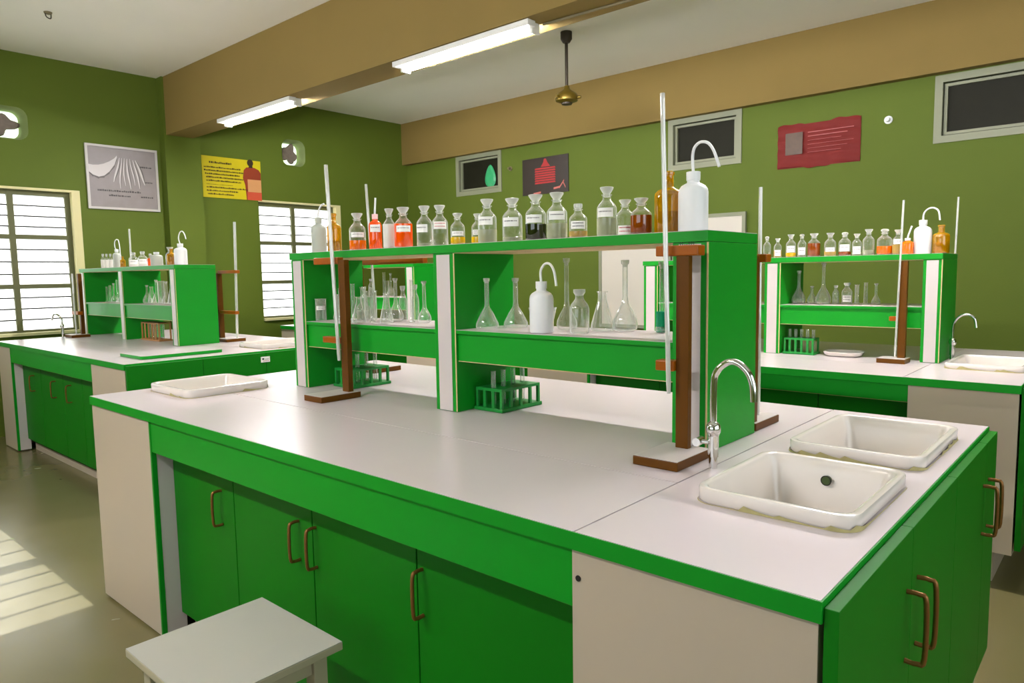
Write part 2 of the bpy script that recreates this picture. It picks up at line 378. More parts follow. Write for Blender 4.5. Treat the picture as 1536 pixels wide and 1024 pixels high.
# ------------------------------------------------------------------ posters
def poster_x(name, label, y0, y1, z0, z1, front, frame=None, draw=None):
    o = thing(name, label, 'poster', (XW, y0, z0)); w, h = y1-y0, z1-z0
    MB().box(.002, .012, 0, w, 0, h, front).build('sheet', o)
    if frame:
        t = .022; m = MB()
        m.box(.002, .022, -t*.5, w+t*.5, -t*.5, t*.5, frame); m.box(.002, .022, -t*.5, w+t*.5, h-t*.5, h+t*.5, frame)
        m.box(.002, .022, -t*.5, t*.5, t*.5, h-t*.5, frame); m.box(.002, .022, w-t*.5, w+t*.5, t*.5, h-t*.5, frame); m.build('frame', o)
    if draw: draw(o, w, h)
    return o
def squiggle(m, y, z, L, hh, mt, x=.0135, rnd=random):
    """one line of illegible small print: short dashes of uneven height"""
    a = y
    while a < y+L:
        k = rnd.uniform(.008, .022); b = min(a+k, y+L); g = rnd.uniform(.6, 1)*hh
        m.add([(x, a, z), (x, b, z), (x, b, z+g), (x, a, z+g)], [(0, 1, 2, 3)], mt); a = b+rnd.uniform(.002, .006)
def grey_draw(o, w, h):
    m = MB(); A = mat('poster_pale', (205, 200, 200), .6); B = mat('poster_dark', (70, 66, 66), .6); C = mat('poster_shadow_tone', (98, 92, 92), .6)
    rr = random.Random(3)
    folds = [(.30, .50, -.06, -.24, .030), (.315, .50, -.02, -.30, .022), (.34, .50, .0, -.27, .020), (.37, .50, .015, -.30, .026), (.40, .50, .03, -.26, .020), (.43, .49, .05, -.28, .028), (.45, .49, .085, -.24, .034)]
    for i, (y, z, dy, dz, ww) in enumerate(folds):
        p = []
        for t in (0, .2, .4, .6, .8, 1):
            c = y+dy*t+.006*math.sin(t*5+i); q = ww*(.15+.85*math.sin(PI*(t*.9+.05))); p.append((c-q/2, c+q/2, z+dz*t))
        for a, b in zip(p[:-1], p[1:]):
            for s0, s1, mt in ((0, .6, A), (.6, 1, C)):
                f0 = lambda e, k: e[0]+(e[1]-e[0])*k
                m.add([(.0135, f0(a, s0), a[2]), (.0135, f0(a, s1), a[2]), (.0135, f0(b, s1), b[2]), (.0135, f0(b, s0), b[2])], [(0, 1, 2, 3)], mt)
    sw = [(0.012, .415, .345), (.05, .41, .315), (.10, .415, .30), (.15, .43, .315), (.20, .455, .36), (.25, .49, .43), (.275, .52, .50)]
    for i, (a, b) in enumerate(zip(sw[:-1], sw[1:])):
        m.add([(.0136, a[0], a[1]), (.0136, b[0], b[1]), (.0136, b[0], b[2]), (.0136, a[0], a[2])], [(0, 1, 2, 3)], A)
        m.add([(.0136, a[0], a[2]), (.0136, b[0], b[2]), (.0136, b[0], b[2]-.022), (.0136, a[0], a[2]-.012)], [(0, 1, 2, 3)], C)
    for y, L, z in ((.08, .40, .165), (.18, .2, .12), (.48, .12, .12), (.49, .11, .42), (.52, .08, .27)): squiggle(m, y, z, L, .018, B, rnd=rr)
    m.build('print', o)
poster_x('framed_poster', 'grey framed poster with white drapery shapes, right of the far left window', 1.475, 2.125, 2.105, 2.705,
         mat('poster_grey', (138, 130, 130), .45, noise=.12, nscale=14), mat('poster_frame', (190, 186, 182), .4), grey_draw)
def yellow_draw(o, w, h):
    m = MB(); B = mat('poster_ink', (60, 50, 10), .7); rr = random.Random(5)
    squiggle(m, .08, h-.075, .26, .022, B, rnd=rr)
    for i, (y, L) in enumerate([(.02, .42), (.02, .46), (.03, .40), (.04, .43), (.04, .40), (.04, .3), (.04, .48), (.04, .36), (.05, .30)]):
        squiggle(m, y, h-.125-.036*i, L, .017 if i != 5 else .006, B, rnd=rr)
    m.build('print', o)
    m = MB(); R1 = mat('poster_robe', (140, 52, 20), .7); H1 = mat('poster_hair', (50, 36, 12), .7); P1 = mat('poster_card', (206, 150, 96), .7); P2 = mat('poster_pink', (200, 80, 50), .7)
    x = .0135
    body = [(.50, .0), (.49, .16), (.465, .24), (.48, .33), (.51, .36), (.56, .37), (.61, .365), (.66, .345), (.685, .31), (.685, 0)]
    m.add([(x, a, b) for a, b in body], [tuple(range(len(body)))], R1)
    head = [(.56+.038*math.cos(t*PI/8), .415+.04*math.sin(t*PI/8)) for t in range(16)]
    m.add([(x+.001, a, b) for a, b in head], [tuple(range(16))], H1)
    m.add([(x+.0005, a, b) for a, b in ((.54, .36), (.59, .36), (.585, .40), (.545, .40))], [(0, 1, 2, 3)], H1)
    m.add([(x+.001, a, b) for a, b in ((.52, .09), (.686, .09), (.686, .23), (.52, .23))], [(0, 1, 2, 3)], P1)
    m.add([(x+.001, a, b) for a, b in ((.51, 0), (.686, 0), (.686, .088), (.51, .088))], [(0, 1, 2, 3)], P2)
    m.build('figure', o)
poster_x('yellow_poster', 'yellow poster with lines of text and a figure in red, beside the pillar', 2.605, 3.292, 2.283, 2.728,
         mat('poster_yellow', (206, 190, 14), .5, noise=.05, nscale=10), None, yellow_draw)

def poster_y(name, label, x0, x1, z0, z1, front):
    o = thing(name, label, 'poster', (x0, YB, z0))
    MB().box(0, x1-x0, -.012, -.002, 0, z1-z0, front).build('sheet', o, bevel=.002); return o
o = poster_y('dark_poster', 'black poster with red striped shape below the back beam', -2.20, -1.52, 2.315, 2.735, mat('poster_black', (44, 34, 26), .45, noise=.2, nscale=10))
m = MB(); R = mat('poster_redstripe', (170, 40, 40), .6); PK = mat('poster_skin', (200, 110, 100), .6)
for i in range(7): m.add([(.19, -.0135, .12+.027*i), (.50, -.0135, .12+.027*i), (.49, -.0135, .139+.027*i), (.20, -.0135, .139+.027*i)], [(0, 1, 2, 3)], R)
m.add([(.28, -.0135, .31), (.42, -.0135, .31), (.38, -.0135, .36), (.36, -.0135, .40), (.33, -.0135, .40), (.32, -.0135, .36)], [(0, 1, 2, 3, 4, 5)], R)
for a, b in (((.47, .05), (.56, .06)), ((.55, .05), (.62, .13)), ((.60, .12), (.64, .05)), ((.17, .01), (.28, .02))):
    m.add([(a[0], -.0136, a[1]-.01), (b[0], -.0136, b[1]-.01), (b[0], -.0136, b[1]+.012), (a[0], -.0136, a[1]+.012)], [(0, 1, 2, 3)], PK)
m.build('print', o)
# red creased banner
o = thing('red_banner', 'creased red plastic banner with dark photo patch, on the back wall', 'banner', (.85, YB, 2.30))
RB = mat('banner_red', (118, 36, 32), .6, noise=.12, nscale=9, spec=.2); w, hh = .70, .375; nx, nz = 28, 14; vs_ = []; fs = []
rr = random.Random(9)
for j in range(nz+1):
    for i in range(nx+1):
        x = w*i/nx; z = hh*j/nz+.012*math.sin(x*14)*(1 if j in (0, nz) else .5)+.006*math.sin(x*40)
        vs_.append((x, -.012-.006*math.sin(z*60+x*9)-.005*math.sin(x*23), z))
for j in range(nz):
    for i in range(nx): a = j*(nx+1)+i; fs.append((a, a+1, a+nx+2, a+nx+1))
mb = MB(); mb.add(vs_, fs, RB); mb.box(0, w, -.003, -.001, 0, hh, RB); mb.build('sheet', o, smooth=True)
m = MB(); PD = mat('banner_photo', (84, 62, 44), .5, noise=.35, nscale=16)
m.box(.075, .225, -.027, -.025, .115, .305, PD)
m.build('photo_patch', o)
m = MB(); PW = mat('banner_print', (172, 84, 80), .5)
for i in range(6): m.box(.27, .65-(.05*(i % 3)), -.0275, -.0265, .29-.03*i-.004*i, .293-.03*i-.004*i+(.004 if i < 2 else 0), PW)
m.build('print', o)
# green shape stuck in the first transom window
o = thing('green_pear_shape', 'green pear shaped sticker hanging in the left transom window', 'sticker', (-2.76, YB+.03, 2.612))
MB().loops([[(math.cos(t*PI/12)*(.088-.03*math.sin(t*PI/12))*k, y, .14*math.sin(t*PI/12)*k) for t in range(24)] for k, y in ((.9, .012), (1, .0), (.93, -.008), (.6, -.014))],
           mat('green_plastic_shape', (60, 170, 110), .3, noise=.2, nscale=20), cap0=True, cap1=True).build('body', o, smooth=True)

# whiteboards against the back wall
def board(x0, x1, z0, z1, label):
    o = thing('whiteboard', label, 'whiteboard', (x0, YB, z0)); w, h = x1-x0, z1-z0
    MB().box(.02, w-.02, -.025, -.004, .02, h-.02, mat('board_white', (208, 202, 190), .4)).build('panel', o)
    m = MB(); t = .035
    m.box(0, w, -.034, -.002, 0, t, GREYF); m.box(0, w, -.034, -.002, h-t, h, GREYF); m.box(0, t, -.034, -.002, t, h-t, GREYF); m.box(w-t, w, -.034, -.002, t, h-t, GREYF)
    m.build('frame', o)
board(-1.10, -.22, .80, 1.72, 'whiteboard on the back wall seen through the nearest shelf opening')
board(-.20, .565, .80, 1.945, 'taller whiteboard rising above the nearest shelf, behind the large wash bottle')

# ------------------------------------------------------------------ benches
ZT = .90
def handle(parent, p, axis, z0, z1):
    """bent bar handle; axis = outward unit vector"""
    a = Vector(axis); p = Vector(p); pts = [p+Vector((0, 0, z1)), p+a*.022+Vector((0, 0, z1)), p+a*.034+Vector((0, 0, z1-.014)), p+a*.034+Vector((0, 0, z0+.014)), p+a*.022+Vector((0, 0, z0)), p+Vector((0, 0, z0))]
    return MB().tube(smooth_pts(pts, 4), .0052, BRONZE, 8).build('handle', parent, smooth=True)
def bench(label, x0, x1, y0, y1, lp, rp, seams, hands, holes, az, cut_x, seam_y, pz=.02, doorz=.085, ends=True, ledge=.0, endz=.19):
    B = thing('lab_bench', label, 'laboratory bench', (x0, y0, 0), 'laboratory benches'); L, Wd = x1-x0, y1-y0
    def loc(h): return (h[0]-x0, h[1]-x0, h[2]-y0, h[3]-y0)
    hs = [loc(h) for h in holes]; cx = cut_x-x0; g = .0020; sy = seam_y-y0
    for (a, b, c, e) in ((0, cx-g, 0, sy-g), (0, cx-g, sy+g, Wd), (cx+g, L, 0, Wd)):
        us = {a, b}; vs = {c, e}
        for h in hs:
            if h[1] > a and h[0] < b and h[3] > c and h[2] < e:
                us |= {min(max(q, a), b) for q in h[:2]}; vs |= {min(max(q, c), e) for q in h[2:]}
        w = cells(MB(), us, vs, hs, ZT-.024, ZT, WHITE, lambda p, q, r_: (p, q, r_)).build('worktop', B)
    # dark ground showing in the joints, clear of the sink holes
    m = MB(); m.box(cx-.01, cx+.01, 0.002, Wd-.002, ZT-.028, ZT-.0245, DARK); m.box(.002 if label[:7] != 'nearest' else .47, cx-.01, sy-.008, sy+.008, ZT-.028, ZT-.0245, DARK)
    m.build('joint_strip', B)
    m = MB(); za, zb = ZT-.036, ZT-.0012
    m.box(-.003, L+.003, -.003, 0, za, zb, GREEN); m.box(-.003, L+.003, Wd, Wd+.003, za, zb, GREEN)
    m.box(-.003, 0, 0, Wd, za, zb, GREEN); m.box(L, L+.003, 0, Wd, za, zb, GREEN)
    m.build('edge_band', B)
    top = ZT-.0375
    for s in (0, 1):     # front and back are alike
        Y = (lambda v: v) if s == 0 else (lambda v: Wd-v)
        def bx(m, a, b, c, e, z0_, z1_, mt): c, e = sorted((Y(c), Y(e))); return m.box(a, b, c, e, z0_, z1_, mt)
        for (a, b) in ((0.004, lp), (L-rp, L-.004)):
            left = a < L/2
            m = MB(); bx(m, a, b-(.012 if left else 0), .004, .10, pz if s == 0 else .02, top, BEIGE); m.build('end_panel', B)
            if left:
                m = MB(); bx(m, b-.012, b, .004, .022, pz if s == 0 else .02, top, GREEN); m.build('edge_strip', B)
                m = MB(); bx(m, b-.0118, b-.001, .0225, .10, pz if s == 0 else .02, top, LAM); m.build('inner_panel', B)
        m = MB(); bx(m, lp+.001, L-rp-.0015, .006, .024, az, top, GREEN); m.build('apron', B)
        m = MB(); bx(m, lp+.001, L-rp-.0015, .010, .024, az-.0025, az, CREAM); m.build('apron_lip', B)
        ed = [lp+.001]+[q-x0 for q in seams]+[L-rp-.001]
        for i in range(len(ed)-1):
            m = MB(); bx(m, ed[i]+.0022, ed[i+1]-.0022, .080, .098, doorz, top-.004, GREEN_D); dr = m.build('door', B, bevel=.0015)
            if s == 0:
                for hx in hands:
                    if ed[i] < hx-x0 < ed[i+1]: handle(dr, (hx-x0, .0795, 0), (0, -1, 0), .530, .652)
        m = MB(); bx(m, lp+.001, L-rp-.001, .099, .112, doorz-.02, top-.002, DARK); m.build('carcass_front', B)
        m = MB(); bx(m, lp+.001, L-rp-.001, .13, .15, .0, doorz-.021, BEIGE); m.build('plinth', B)
    # left end
    m = MB(); m.box(.004, .024, .101, Wd-.101, .02, top, GREEN_D); m.build('side_panel', B)
    # right end with doors
    n = 4; y_ = [.004, .462, .90, 1.34, Wd-.004] if abs(Wd-1.54) < .05 else [.004+i*(Wd-.008)/4 for i in range(5)]
    for i in range(4):
        m = MB(); m.box(L+.004, L+.026, y_[i]+(.0 if i == 0 else .0012), y_[i+1]-.0012, endz, ZT-.012, GREEN_D); dr = m.build('door', B, bevel=.001)
        hy = y_[i+1]-.04 if i % 2 == 0 else y_[i]+.045
        handle(dr, (L+.0265, hy, 0), (1, 0, 0), .632, .772)
    m = MB(); m.box(L-.002, L+.003, .104, Wd-.104, endz-.01, top, DARK); m.build('carcass_end', B)
    m = MB(); m.box(L-.10, L-.08, .101, Wd-.101, 0.0, endz-.011, BEIGE); m.build('plinth', B)
    m = MB(); m.box(.03, .06, .115, Wd-.115, .0, .02, BEIGE); m.build('foot', B)
    return B
SINK1 = [(2.715, 2.995, .335, .695), (2.715, 2.995, .875, 1.295), (.085, .425, .245, .575)]
b1 = bench('nearest green and white laboratory bench with two white sinks at its right end', 0, 3.06, 0, 1.54, .605, .468,
      [1.083, 1.563, 2.038], [.995, 1.49, 1.582, 2.06], SINK1, .745, 2.60, .41, pz=.012)
MB().tube([(2.607, .0035, .807), (2.607, .0015, .807)], .006, DARK, 12).build('screw_hole', b1)
SINK2 = [(-1.50, -1.18, 1.50, 1.90)]
b2 = bench('green bench at the left in front of the window wall', -3.85, -1.10, .54, 2.08, .36, .56,
      [-3.02, -2.5, -2.1], [-3.19, -2.67, -2.33], SINK2, .745, -1.60, .95, pz=.01, doorz=.10)
o = thing('name_tag', 'small white tag on the green end of the left bench', 'tag', (-1.073, 1.432, .843))
MB().box(.0005, .004, -.033, .033, -.019, .019, PAPER).build('card', o)
m = MB(); m.box(.004, .0045, -.024, -.010, -.002, .010, INK); m.box(.004, .0045, -.004, .024, .000, .003, INK); m.box(.004, .0045, -.02, .01, -.011, -.008, REDINK); m.box(.004, .0045, .014, .024, -.011, -.008, REDINK); m.build('print', o)
SINK3 = [(2.71, 2.985, 2.95, 3.36)]
b3 = bench('green and white bench at the right rear with one sink, behind the nearest bench', .345, 3.04, 2.52, 3.98, .50, .42,
      [1.30, 1.76, 2.20], [], SINK3, .785, 2.60, 2.95, pz=.165, doorz=.16)
b4 = bench('green bench at the left rear glimpsed through the nearest shelf unit', -3.345, -.78, 2.90, 4.20, .36, .56,
      [-2.6, -2.2, -1.8], [], [], .745, -1.3, 3.0)

# ------------------------------------------------------------------ sinks, covers and taps
def sink(label, h, z=ZT, depth=.17, rim=.034, overflow=None, group='white sinks'):
    x0, x1, y0, y1 = h; r_ = .028
    o = thing('sink', label, 'sink', (x0, y0, z), group); w, e = x1-x0, y1-y0
    R = lambda k, rr, zz: rrect(-k, w+k, -k, e+k, rr, zz)
    m = MB().loops([R(.022, .04, .0008), R(.026, .044, .006), R(.027, .045, rim-.006), R(.0255, .044, rim-.0015), R(.021, .040, rim), R(.012, .034, rim-.0008), R(.008, .030, rim-.004),
              R(.005, .028, rim-.014), R(-.003, .026, -.002), R(-.014, .03, -depth+.02), R(-.03, .03, -depth), R(-.1, .012, -depth-.003)], CERAM, cap1=True)
    m.build('basin', o, smooth=True)
    MB().loops([rrect(w/2-.022, w/2+.022, e/2-.022, e/2+.022, .0219, -depth-.001), rrect(w/2-.018, w/2+.018, e/2-.018, e/2+.018, .0179, -depth+.001)], CHROME, cap1=True).build('drain', o)
    # ragged bead of old sealant and chips round the foot
    base = R(.0278, .0455, 0); n = len(base); lo = []; hi = []; rn = random.Random(int(x0*1000+y0*77))
    P = []
    for i in range(n):
        a = Vector(base[i]); b = Vector(base[(i+1) % n]); k = max(1, int((b-a).length/.012))
        for j in range(k): P.append(a.lerp(b, j/k))
    hgt = 0
    for i, p in enumerate(P):
        if rn.random() < .13: hgt = rn.uniform(.008, .021)
        hgt *= .72; q = .0018+hgt; c = Vector((w/2, e/2, 0)); dv = (p-c); dv.z = 0
        lo.append((p.x+dv.x*.010, p.y+dv.y*.008, .0006)); hi.append((p.x+dv.x*.0045, p.y+dv.y*.0035, q))
    MB().loops([lo, hi], DIRT).build('sealant', o)
    if overflow:
        ox, oz = overflow
        MB().tube([(ox-x0, e-.004, oz-z), (ox-x0, e-.0155, oz-z)], .0105, mat('overflow_brass', (70, 90, 50), .4, metal=.4), 16).build('overflow', o)
        MB().lathe([(.010, 0), (.0125, 0)], DARK, n=20).build('overflow_ring', o, loc=(ox-x0, e-.0158, oz-z)).rotation_euler = (PI/2, 0, 0)
    return o
sink('white sink at the near right corner, with round overflow hole and chipped edge', SINK1[0], overflow=(2.85, .888))
sink('white sink behind the near corner one, at the right end of the nearest bench', SINK1[1])
sink('white shallow sink at the left end of the nearest bench', SINK1[2], depth=.06, rim=.036)
sink('white sink on the left bench near the louvre window with brown stand', SINK2[0])
sink('white sink on the right rear bench, with small rust chip', SINK3[0], rim=.03)

def tap(label, x, y, z, pts, r=.0085, arm=True):
    o = thing('gooseneck_tap', label, 'tap', (x, y, z), 'gooseneck taps')
    P = smooth_pts([(a-x, b-y, c-z) for a, b, c in pts], 6)
    MB().tube([(0, 0, 0), (0, 0, .035)], .0105, CHROME, 14).build('base', o, smooth=True)
    MB().tube([(0, 0, .03), (0, 0, .085)], .0135, CHROME, 14).build('valve_body', o, smooth=True)
    MB().lathe([(0, .078), (.012, .08), (.0175, .092), (.0185, .100), (.0165, .112), (.009, .120), (0, .121)], CHROME, n=18).build('collar', o, smooth=True)
    MB().tube(P, r, CHROME, 14).build('spout', o, smooth=True)
    if arm:
        k = MB().tube([(-.01, -.004, .066), (-.034, -.01, .066)], .006, CHROME, 10).build('knob', o, smooth=True)
        MB().tube([(-.034, -.026, .066), (-.036, .006, .066)], .011, CHROME, 12).build('grip', k, smooth=True)
    return o
tap('tall chrome gooseneck tap beside the near corner sink', 2.607, .58, ZT, [(2.607, .58, .99), (2.607, .58, 1.115), (2.616, .58, 1.148), (2.636, .58, 1.168), (2.655, .58, 1.174), (2.675, .58, 1.168), (2.696, .58, 1.148), (2.707, .58, 1.118), (2.710, .58, 1.080)])
tap('slim chrome gooseneck tap beside the sink on the right rear bench', 2.655, 3.30, ZT, [(2.655, 3.30, .99), (2.655, 3.30, 1.08), (2.668, 3.30, 1.12), (2.693, 3.30, 1.142), (2.723, 3.30, 1.145), (2.750, 3.30, 1.125), (2.759, 3.30, 1.078)], .007, arm=False)
tap('dark small gooseneck tap on the left bench in front of the window', -3.80, 1.02, ZT, [(-3.80, 1.02, .97), (-3.80, 1.02, 1.06), (-3.83, 1.0, 1.10), (-3.87, .98, 1.10), (-3.89, .97, 1.05)], .008, arm=False)
# loose cover board on the left bench
o = thing('cover_board', 'loose white topped board with green edge lying on the left bench', 'board', (-1.62, .70, ZT+.001))
MB().loops([rrect(0, .37, 0, .53, .03, .001), rrect(0, .37, 0, .53, .03, .020)], GREEN, cap0=True, cap1=False).build('edge_band', o)
MB().loops([rrect(0.001, .369, 0.001, .529, .03, .0195), rrect(0.001, .369, 0.001, .529, .03, .0212)], WHITE, cap1=True).build('top', o)
# enamel dish on right rear bench
o = thing('enamel_dish', 'white enamel dish on the right rear bench between rack and stand', 'dish', (2.04, 3.12, ZT))
R_ = lambda k, z, q=.05: rrect(-k, .20+k, -k, .16+k, q, z)
MB().loops([R_(-.03, .001), R_(-.012, .004), R_(-.002, .014, .055), R_(.004, .026, .06), R_(.0, .028, .06), R_(-.006, .022, .055), R_(-.016, .010), R_(-.035, .007)], CERAM, cap0=True, cap1=True).build('dish', o, smooth=True)

# ------------------------------------------------------------------ shelf units
def shelf_unit(label, xs, y0, y1, zt, zs, marks=False):
    """xs: three (left,right) pairs of the upright panels"""
    X0, Y0_ = xs[0][0], y0; o = thing('reagent_shelf', label, 'shelf unit', (X0, Y0_, ZT+.001), 'reagent shelf units'); D = y1-y0; zb = ZT+.001
    tb = .030
    for i, (a, b) in enumerate(xs):
        p = MB().box(a-X0, b-X0, 0, D, 0, zt-zb-tb-.001, GREEN).build('upright', o, bevel=.0012)
        w = b-a
        q = .016 if i == 0 else .021
        MB().box(a-X0+w*.18, b-X0-w*.20, -.0022, -.0002, .002, zt-zb-tb-.006, LAM).build('front_strip', p)
        MB().box(b-X0-.004, b-X0+.0006, -.0014, .0008, 0.001, zt-zb-tb-.002, CREAM).build('edge_trim', p)
    t = MB().box(-.006, xs[-1][1]-X0, -.004, D, zt-zb-tb, zt-zb-.0015, GREEN).build('top_board', o)
    MB().box(-.005, xs[-1][1]-X0-.001, -.003, D-.001, zt-zb-.0014, zt-zb, LAM).build('top_laminate', t)
    for (a, b) in ((xs[0][1], xs[1][0]), (xs[1][1], xs[2][0])):
        a -= X0; b -= X0; a += .0008; b -= .0008
        MB().box(a, b, .001, D, zt-zb-tb-.003, zt-zb-tb-.0005, CREAM).build('board_underside', o)
        s = MB().box(a, b, .001, D-.002, zs-zb-.014, zs-zb-.0012, GREEN).build('middle_shelf', o)
        MB().box(a, b, .002, D-.003, zs-zb-.0011, zs-zb, WHITE).build('shelf_laminate', s)
        for k, (c, e) in enumerate(((.010, .026), (D-.028, D-.012))):
            ap = MB().box(a, b, c, e, zs-zb-.112, zs-zb-.0145, GREEN).build('shelf_apron', o)
            MB().box(a, b, c, e, zs-zb-.1145, zs-zb-.1122, CREAM).build('raw_edge', ap)
    return o
s1 = shelf_unit('nearest green shelf unit on the bench, crowded with stoppered bottles', ((.50, .60), (1.45, 1.56), (2.425, 2.53)), .70, 1.02, 1.505, 1.20)
m = MB(); rn = random.Random(2)
for i in range(7):
    a = 2.448-.50+i*.0066; m.box(a, a+.0020, -.0030, -.0024, 1.452-.901, 1.452-.901+.02+rn.uniform(-.004, .006), INK)
m.build('ink_marks', s1)
shelf_unit('green shelf unit on the left bench near the louvre window', ((-3.95, -3.85), (-3.045, -2.955), (-2.055, -1.955)), 1.24, 1.55, 1.505, 1.20)
shelf_unit('green shelf unit on the right rear bench with wash bottle at its right', ((.88, .985), (1.706, 1.80), (2.54, 2.628)), 3.12, 3.50, 1.467, 1.19)
shelf_unit('green shelf unit on the left rear bench, seen through the nearest one', ((-3.33, -3.23), (-2.72, -2.61), (-1.56, -1.44)), 3.10, 3.42, 1.505, 1.20)

# ------------------------------------------------------------------ glassware
CAMP = Vector((3.4, -1.08))
def face_angle(x, y): v = CAMP-Vector((x, y)); return math.atan2(v.y, v.x)
def paper(o, r, z0, z1, x, y, half=.85, turn=0, red=False, lines=1):
    a = face_angle(x, y)+turn; m = MB()
    m.lathe([(r+.0010, z0), (r+.0010, z1)], PAPER, n=10, a0=a-half, a1=a+half)
    rn = random.Random(int((x*37+y*11)*1000)); hh = (z1-z0)
    for k in range(lines):
        zc = z0+hh*(.55 if lines == 1 else .70-.4*k/(lines-1)); t = a-half*.75
        while t < a+half*.7:
            w = rn.uniform(.05, .16); m.lathe([(r+.0015, zc), (r+.0015, zc+hh*.11)], REDINK if red else INK, n=2, a0=t, a1=min(t+w, a+half*.75)); t += w+rn.uniform(.03, .08)
    m.build('paper_label', o)
def wprof(r, h, tall=.66):
    return [(0, .0008), (r*.9, .0008), (r, .006), (r, h*(tall-.12)), (r*.97, h*(tall-.06)), (r*.80, h*tall), (r*.55, h*(tall+.055)), (r*.42, h*(tall+.09)), (r*.40, h*.82), (r*.52, h*.835), (r*.52, h*.855), (r*.40, h*.86)]
BC = [0]
def reagent(x, y, z, h, r, label, liq=None, lab=None, group=None, turn=0, red=False, stop='flared', lines=1, n=20):
    o = thing('reagent_bottle', label, 'bottle', (x, y, z+.0005), group)
    MB().lathe(wprof(r, h), GLASSB, n=n).build('body', o, smooth=True)
    R = r
    if stop == 'flared': pr_ = [(0, h*.80), (R*.30, h*.80), (R*.36, h*.875), (R*.44, h*.89), (R*.66, h*.965), (R*.68, h*.995), (R*.62, h), (0, h)]
    elif stop == 'flat': pr_ = [(0, h*.80), (R*.30, h*.80), (R*.36, h*.87), (R*.46, h*.88), (R*.50, h*.96), (R*.46, h), (0, h)]
    else: pr_ = [(0, h*.80), (R*.30, h*.80), (R*.34, h*.88), (R*.55, h*.92), (R*.50, h*.98), (R*.2, h), (0, h)]
    MB().lathe(pr_, GLASSW, n=n).build('stopper', o, smooth=True)
    if liq:
        c, f_ = liq; MB().lathe([(0, .004), (r*.93, .0042), (r+.0004, .0105), (r+.0004, h*f_), (r*.9, h*f_+.0002), (0, h*f_)], LQ[c], n=n).build('liquid', o, smooth=True)
    if lab: paper(o, r, h*lab[0], h*lab[1], x, y, turn=turn, red=red, lines=lines)
    return o
def wash(x, y, z, h, r, label, pts, mt=PLAST, group=None, cap=PLAST):
    o = thing('wash_bottle', label, 'bottle', (x, y, z+.0005), group)
    MB().lathe([(0, .001), (r*.93, .001), (r, .006), (r, h*.66), (r*.95, h*.72), (r*.80, h*.77), (r*.55, h*.805), (r*.42, h*.82), (r*.40, h*.88)], mt, n=28).build('body', o, smooth=True)
    MB().lathe([(0, h*.86), (r*.46, h*.86), (r*.47, h*.995), (r*.44, h), (0, h)], cap, n=24).build('cap', o, smooth=True)
    if pts: MB().tube(smooth_pts([(0, 0, h*.98)]+[(a, b, c) for a, b, c in pts], 6), .0042, PLAST, 10).build('spout_tube', o, smooth=True)
    return o
def amber(x, y, z, h, r, label, fill=.45, neck='two', group=None):
    o = thing('amber_bottle', label, 'bottle', (x, y, z+.0005), group)
    MB().lathe([(0, .001), (r*.93, .001), (r, .006), (r, h*.60), (r*.95, h*.66), (r*.75, h*.70), (r*.45, h*.73), (r*.36, h*.76), (r*.34, h*.93), (r*.42, h*.94), (r*.42, h*.98), (r*.3, h)], AMBERG, n=24).build('body', o, smooth=True)
    MB().lathe([(0, .004), (r*.95, .004), (r*.95, h*fill), (0, h*fill)], LQ['amber'], n=24).build('liquid', o, smooth=True)
    return o
